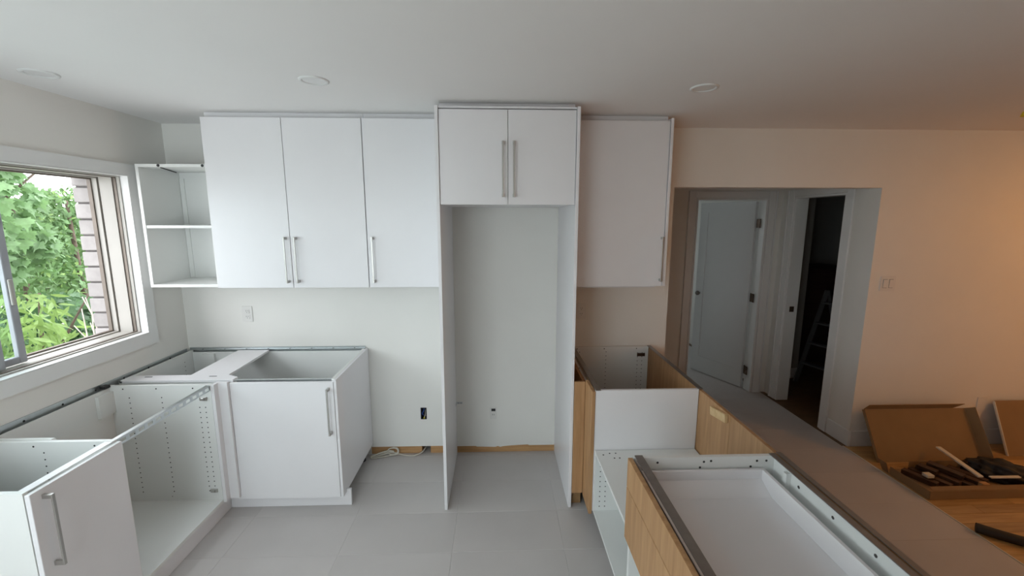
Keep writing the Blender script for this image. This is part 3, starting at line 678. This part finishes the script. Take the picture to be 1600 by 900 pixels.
b = B(); bmesh.ops.create_uvsphere(b.bm, u_segments=16, v_segments=10, radius=.027); bmesh.ops.translate(b.bm, verts=b.bm.verts[:], vec=(k.x+hn.x*.07, k.y+hn.y*.07, .97)); b.build('knob', 'screw', dl)
for hz in (1.80, 1.02, .22):
    B().box(2.692, 2.699, 1.165, 1.222, hz-.045, hz+.045).cyl((2.700, 1.226, hz-.045), (2.700, 1.226, hz+.045), .007, 8).build('hinge', 'hinge', dl)
sk = B().box(XO2+.03, XO2+.075, .9035, .9048, .93, .985).build('strike_plate', 'hinge'); tag(sk, 'dark strike plate on the store room door jamb', 'strike plate')
ds = thing('dresser', 'dark wooden chest standing in the unlit store room', 'dresser', (4.0, 2.2, 0))
part('body', 'dresser', ds, 3.56, 4.5, 1.95, 2.6, .05, 1.20, bev=.004); part('top', 'dresser', ds, 3.54, 4.52, 1.93, 2.62, 1.2005, 1.235, bev=.004)
for z0 in (.08, .46, .84): part('drawer', 'dresser', ds, 3.6, 4.46, 1.932, 1.9495, z0, z0+.34, bev=.003)
for xx in (3.6, 4.44):
    for yy in (1.98, 2.55): part('leg', 'dresser', ds, xx-.03, xx+.03, yy-.02, yy+.02, .0, .0495)
sl = thing('step_ladder', 'folding metal step ladder standing in the dark store room', 'ladder', (3.5, 1.15, 0))
for s in (0, .34):
    B().bar((3.42+s*.3, 1.40-s, .0), (3.72+s*.3, 1.46-s*.6, 1.05), .045, .02, (0, 1, 0)).build('rail', 'ladder', sl)
for kx in range(1, 5):
    f = kx/4.6; p = Vector((3.42, 1.40, 0)).lerp(Vector((3.72, 1.46, 1.05)), f); q = Vector((3.522, 1.06, 0)).lerp(Vector((3.822, 1.256, 1.05)), f)
    B().bar(p, q, .07, .018).build('step', 'ladder', sl)
for s in (0, .34): B().bar((4.05+s*.2, 1.50-s, .0), (3.73+s*.3, 1.46-s*.6, 1.05), .03, .018, (0, 1, 0)).build('rear_leg', 'ladder', sl)

# ------------------------------------------------------------------ cardboard and scraps on the dining floor
def tilt(o, deg, pivot):
    """rotate a top-level thing about the x axis through pivot"""
    m = Matrix.Translation(pivot) @ Matrix.Rotation(math.radians(deg), 4, 'X') @ Matrix.Translation(-Vector(pivot))
    o.matrix_world = m @ Matrix.Translation(o.location)
cl = thing('cardboard_box', 'open shallow cardboard box lid leaning on the dining wall', 'cardboard box', (3.36, -.255, .002))
yb, zb, hh = -.248, .002, .395; ta = .004
part('base', 'card', cl, 2.915, 3.755, yb, yb+ta, zb, zb+hh)
part('left_flap', 'card', cl, 2.911, 2.9148, yb-.022, yb+ta, zb, zb+hh)
fl = B().poly([(3.7555, yb, zb), (3.7555, yb, zb+hh), (3.772, yb-.070, zb+hh), (3.772, yb-.070, zb)], (.004, .001, 0)).build('right_flap', 'card', cl)
B().poly([(2.925, yb, zb+hh+.0005), (3.66, yb, zb+hh+.0005), (3.72, yb-.05, zb+hh+.026), (2.94, yb-.05, zb+hh+.026)], (0, .002, .004)).build('top_flap', 'card', cl)
tilt(cl, -29, (3.36, -.255, .002))
ct = thing('cardboard_box', 'shallow open cardboard box on the hardwood floor full of scraps', 'cardboard box', (3.32, -.49, 0))
q0, q1, w0, w1, hh = 2.868, 3.775, -.690, -.340, .062
part('base', 'card', ct, q0, q1, w0, w1, .001, .005)
part('left_wall', 'card', ct, q0-.004, q0, w0, w1-.06, .001, hh); part('front_wall', 'card', ct, q0, q1, w0-.004, w0, .001, hh)
part('right_wall', 'card', ct, q1, q1+.004, w0, w1, .001, hh); part('rear_wall', 'card', ct, q0+.2, q1, w1, w1+.004, .001, hh)
B().poly([(q0+.02, w0+.001, hh), (q1-.03, w0+.001, hh), (q1-.06, w0+.055, hh-.006), (q0+.05, w0+.055, hh-.006)], (0, 0, .003)).build('front_flap', 'card', ct)
B().poly([(q0-.001, w1-.055, .001), (q0-.001, w1+.0, .001), (q0-.03, w1+.02, .085), (q0-.03, w1-.05, .085)], (.004, 0, 0)).build('corner_flap', 'card', ct)
SG = 'dark wood scraps in the cardboard tray'
sc = [((2.965, -.33, .025), (3.045, -.55, .025), .045, .036, 'leftmost, beside the tray wall'), ((3.035, -.31, .023), (3.125, -.57, .023), .045, .034, 'second from the left tray wall'),
      ((3.10, -.30, .030), (3.195, -.56, .030), .048, .046, 'third from the left tray wall'), ((3.175, -.31, .025), (3.265, -.59, .025), .044, .038, 'fourth from the left tray wall'),
      ((3.16, -.32, .075), (3.25, -.53, .070), .060, .028, 'raised on top in the middle'), ((3.245, -.31, .030), (3.345, -.57, .030), .050, .046, 'in the middle under the foam strip'),
      ((3.325, -.31, .028), (3.415, -.54, .028), .050, .040, 'right of the foam strip'), ((3.07, -.335, .069), (3.12, -.47, .066), .055, .026, 'short one lying across the left pieces')]
for p, q, w, t_, lab in sc:
    o = B().bar(Vector(p)+Vector((0, -.065, 0)), Vector(q)+Vector((0, -.025, 0)), w, t_, bev=.002).build('wood_scrap', 'dkwood'); tag(o, 'dark brown wood scrap in the cardboard tray, ' + lab, 'wood scrap', SG)
o = B().box(3.01, 3.06, -.535, -.49, .050, .072, bev=.002).build('foam_piece', 'foam'); tag(o, 'small pale foam piece lying on the left wood scraps', 'foam')
o = B().bar((3.355, -.265, .130), (3.315, -.60, .098), .035, .012, bev=.002).build('foam_strip', 'foam'); tag(o, 'long pale foam strip lying slantwise over the wood scraps', 'foam')
o = B().bar((3.38, -.600, .095), (3.56, -.625, .110), .022, .008, bev=.001).build('foam_strip', 'foam'); tag(o, 'thin white strip beside the black bag', 'foam')
o = B().box(3.30, 3.35, -.632, -.60, .0055, .066, bev=.003).build('wood_scrap', 'stud'); tag(o, 'square brown block standing at the front of the cardboard tray', 'wood scrap')
# black bag: crumpled lump over the right of the tray
b = B(); bmesh.ops.create_icosphere(b.bm, subdivisions=4, radius=1)
for v in b.bm.verts:
    c = v.co.copy(); n_ = .12*math.sin(c.x*9+c.y*4)+.10*math.sin(c.y*11-c.z*6)+.08*math.sin(c.z*14+c.x*7)
    c *= 1+n_; v.co = Vector((3.585+c.x*.150-c.y*.03, -.485+c.y*.115+c.x*-.03, .058+max(c.z, -.62)*.078))
for f in b.bm.faces: f.smooth = True
o = b.build('black_bag', 'bag'); tag(o, 'crumpled black plastic bag in the right end of the cardboard tray', 'bag')
c2 = thing('cardboard_sheet', 'folded cardboard piece leaning on the dining wall at the right edge', 'cardboard box', (4.35, -.20, .002))
part('front_sheet', 'card', c2, 4.025, 4.75, -.20, -.195, .002, .425); part('rear_sheet', 'card', c2, 4.03, 4.75, -.192, -.187, .002, .415)
B().box(4.018, 4.0245, -.20, -.185, .002, .42).build('torn_edge', 'foam', c2)
tilt(c2, -22, (4.35, -.20, .002))
tb = B(); path = smooth([(2.850, -.985, .030), (2.93, -1.055, .029), (3.02, -1.115, .028), (3.14, -1.17, .028), (3.32, -1.21, .028), (3.6, -1.22, .028)], 4)
tb.tube(path, .0275, 14, closed_ends=False); inner = [p.copy() for p in path]
tb.tube(inner, .021, 14, closed_ends=True)
bt = tb.build('foam_tube', 'rubber'); tag(bt, 'black hollow foam tube lying on the hardwood floor edge', 'tube')

# ------------------------------------------------------------------ garden outside the window
gr = struct(B().box(-30, XL-.33, -20, 30, -.75, -.6).build('ground', 'ground'), 'ground outside the kitchen window, made pale to bounce daylight indoors', 'ground')
MAPLE = [(0, 0), (.10, .03), (.30, -.05), (.28, .10), (.50, .22), (.36, .30), (.42, .42), (.20, .42), (.16, .60), (.08, .58), (0, .95)]
MAPLE = MAPLE + [(-x, y) for x, y in MAPLE[-2:0:-1]]
OVAL = [(0, 0), (.14, .2), (.20, .45), (.13, .75), (0, 1), (-.13, .75), (-.20, .45), (-.14, .2)]
LONG = [(0, 0), (.08, .2), (.12, .45), (.07, .75), (0, 1.1), (-.07, .75), (-.12, .45), (-.08, .2)]
def leaf_verts(shape, size, base, d, n, fold=.12):
    """polygon of one leaf at base, pointing along d with face normal n"""
    d = d.normalized(); s = d.cross(n).normalized(); n = s.cross(d)
    return [base + (s*x + d*y + n*(abs(x)*fold - y*y*.18))*size for x, y in shape]
def leaf_cloud(name, m, parent, centers, shape, n, size, toward=(1, -.6, .3)):
    vs, fs = [], []; T = Vector(toward).normalized()
    for i in range(n):
        c, rad = random.choice(centers)
        v = Vector((random.gauss(0, 1), random.gauss(0, 1), random.gauss(0, 1))).normalized()*random.uniform(.55, 1)**.5
        p = Vector(c)+Vector((v.x*rad[0], v.y*rad[1], v.z*rad[2]))
        nn = (T*.7+Vector((random.gauss(0, .5), random.gauss(0, .5), random.gauss(.35, .4)))).normalized()
        d = Vector((random.gauss(.2, .6), random.gauss(-.2, .6), random.gauss(-.55, .4)))
        d = (d-nn*d.dot(nn))
        if d.length < .05: continue
        q = leaf_verts(shape, size*random.uniform(.6, 1.25), p, d, nn); k = len(vs); vs += [tuple(a) for a in q]; fs.append(tuple(range(k, k+len(q))))
    me = bpy.data.meshes.new(name); me.from_pydata(vs, [], fs); o = bpy.data.objects.new(name, me); COL.objects.link(o); me.materials.append(M[m])
    o.parent = parent; o.location = -worg(parent); ORG[o.name] = Vector((0, 0, 0)); o['kind'] = 'stuff'
    return o
def big_leaves(parent, m, shape, pts, size):
    """the largest leaves, each an object of its own sharing one mesh"""
    me = bpy.data.meshes.new('leaf'); q = leaf_verts(shape, 1, Vector((0, 0, 0)), Vector((0, 1, 0)), Vector((0, 0, 1)))
    me.from_pydata([tuple(a) for a in q], [], [tuple(range(len(q)))]); me.materials.append(M[m])
    for p in pts:
        o = bpy.data.objects.new('leaf', me); COL.objects.link(o); o.parent = parent
        o.location = Vector(p)-worg(parent); s = size*random.uniform(.75, 1.25); o.scale = (s, s, s)
        n = (Vector((1, -.7, .5))+Vector((random.gauss(0, .4), random.gauss(0, .4), random.gauss(0, .4)))).normalized()
        d = Vector((random.gauss(.3, .5), random.gauss(-.2, .5), random.gauss(-.5, .3))); d = (d-n*d.dot(n)).normalized(); s_ = d.cross(n)
        o.rotation_euler = Matrix(((s_.x, d.x, n.x), (s_.y, d.y, n.y), (s_.z, d.z, n.z))).to_euler()
def trunk(parent, paths, m='bark'):
    for pth, r0, r1 in paths:
        P = smooth(pth, 4); B().tube(P, [r0+(r1-r0)*i/(len(P)-1) for i in range(len(P))], 8).build('branch', m, parent)
GZ = -.6
# maple, upper left of the view
mp_ = thing('maple_tree', 'young maple with broad pale green leaves, upper left through the window', 'tree', (-5.2, .6, GZ))
trunk(mp_, [([(-5.2, .6, GZ), (-5.15, .7, .6), (-5.1, .9, 1.6), (-5.0, 1.1, 2.5)], .06, .02), ([(-5.12, .8, 1.3), (-4.9, 1.2, 1.9), (-4.8, 1.75, 2.45)], .02, .008), ([(-5.12, .8, 1.2), (-4.7, .7, 1.8), (-4.4, .8, 2.2)], .02, .006)])
leaf_cloud('foliage', 'leaf_maple', mp_, [((-5.0, 1.3, 2.05), (.4, .35, .28)), ((-5.0, 1.15, 2.45), (.4, .45, .28)), ((-5.1, .6, 2.0), (.5, .5, .5)), ((-4.9, 1.35, 1.6), (.35, .25, .3)), ((-5.0, .2, 2.5), (.6, .7, .4)), ((-4.9, 1.0, 1.4), (.4, .3, .35))], MAPLE, 2000, .125)
big_leaves(mp_, 'leaf_maple', MAPLE, [(-4.3+random.uniform(-.15, .15), .58+random.uniform(-.30, .30), 1.92+random.uniform(-.30, .22)) for _ in range(70)], .125)
# tall dense vine-covered hedge in the middle
hg = thing('leafy_hedge', 'tall dense green hedge filling the middle of the window view', 'hedge', (-6.6, 2.9, GZ))
trunk(hg, [([(-6.6, 2.9, GZ), (-6.55, 2.95, .8), (-6.6, 3.0, 2.0)], .05, .02), ([(-6.8, 2.2, GZ), (-6.7, 2.3, .8), (-6.7, 2.4, 1.8)], .05, .02), ([(-6.3, 3.6, GZ), (-6.3, 3.5, .8), (-6.35, 3.5, 2.1)], .05, .02)])
hc = [((-6.7+random.uniform(-.5, .3), y, z), (.45, .5, .42)) for y in (1.0, 1.7, 2.4, 3.1, 3.8, 4.5) for z in (-.2, .4, 1.0, 1.5)] + [((-6.6, y, z), (.4, .30, .32)) for y, z in ((1.2, 2.1), (2.0, 1.9), (2.5, 2.05), (3.0, 1.75), (3.5, 1.90), (3.75, 2.02), (4.3, 2.0))]
leaf_cloud('foliage', 'leaf_dark', hg, hc, OVAL, 12000, .095)
leaf_cloud('young_growth', 'leaf_maple', hg, hc, OVAL, 3500, .10)
leaf_cloud('young_tips', 'leaf_lime', hg, hc, OVAL, 1600, .09)
# lime young tree low on the left
lt = thing('lime_sapling', 'young sapling with drooping yellow-green leaves, low beside the sash', 'tree', (-4.1, .55, GZ))
trunk(lt, [([(-4.1, .55, GZ), (-4.05, .6, .3), (-4.0, .65, 1.2)], .03, .01), ([(-4.05, .6, .4), (-3.9, .8, .9), (-3.85, .95, 1.15)], .015, .005)])
leaf_cloud('foliage', 'leaf_lime', lt, [((-4.05, .45, 1.05), (.30, .22, .20)), ((-4.0, .55, .85), (.3, .2, .2)), ((-4.1, .35, .6), (.35, .25, .3)), ((-3.9, .70, .52), (.2, .15, .08))], LONG, 420, .13)
big_leaves(lt, 'leaf_lime', LONG, [(-3.75+random.uniform(-.12, .12), 0.42+random.uniform(-.22, .22), 1.05+random.uniform(-.28, .2)) for _ in range(40)], .125)
# low shrub below
sh = thing('broadleaf_shrub', 'low dark green broadleaf shrub behind the window sill', 'shrub', (-4.8, 1.6, GZ))
trunk(sh, [([(-4.8, 1.6, GZ), (-4.75, 1.6, .0), (-4.7, 1.6, .7)], .03, .01)])
leaf_cloud('foliage', 'leaf_mid', sh, [((-4.8, 1.6, .75), (.4, .4, .3)), ((-4.9, 1.2, .5), (.4, .4, .4)), ((-4.6, 1.9, .55), (.3, .3, .35)), ((-4.7, 1.5, .1), (.5, .6, .4)), ((-4.9, .8, .7), (.4, .35, .3))], MAPLE, 1600, .12)
big_leaves(sh, 'leaf_mid', MAPLE, [(-4.3+random.uniform(-.15, .15), 1.25+random.uniform(-.3, .35), .85+random.uniform(-.3, .18)) for _ in range(40)], .12)
# bare twigs by the brick
tw = thing('bare_twigs', 'pale leafless twigs in front of the brick window edge', 'twigs', (-3.38, .5, GZ))
for k in range(10):
    bx, by = -3.38+random.uniform(-.06, .06), .50+random.uniform(-.05, .05)
    p0 = Vector((bx, by, GZ)); p1 = p0+Vector((random.uniform(-.06, .06), random.uniform(-.05, .05), 1.15)); p2 = p1+Vector((random.uniform(-.12, .12), random.uniform(-.14, .06), random.uniform(.25, .70)))
    P = smooth([p0, p1, p2], 4); B().tube(P, [.009-.0055*i/(len(P)-1) for i in range(len(P))], 5).build('twig', 'twig', tw)
# distant trees further along, seen only a step to the side
for x, y, lab in ((-9.0, -1.5, 'round garden tree far to the left beyond the window'), (-10.0, 6.5, 'round garden tree far behind the hedge')):
    t = thing('garden_tree', lab, 'tree', (x, y, GZ)); trunk(t, [([(x, y, GZ), (x+.05, y, .6), (x, y+.05, 1.6)], .10, .05)])
    leaf_cloud('foliage', 'leaf_dark', t, [((x, y, 1.5), (1.3, 1.4, .8)), ((x+.4, y-.6, 1.1), (1.1, 1.1, .8)), ((x+.3, y+.7, .9), (1.1, 1.1, .8)), ((x+.3, y, .3), (1.3, 1.7, .7))], OVAL, 2600, .24)
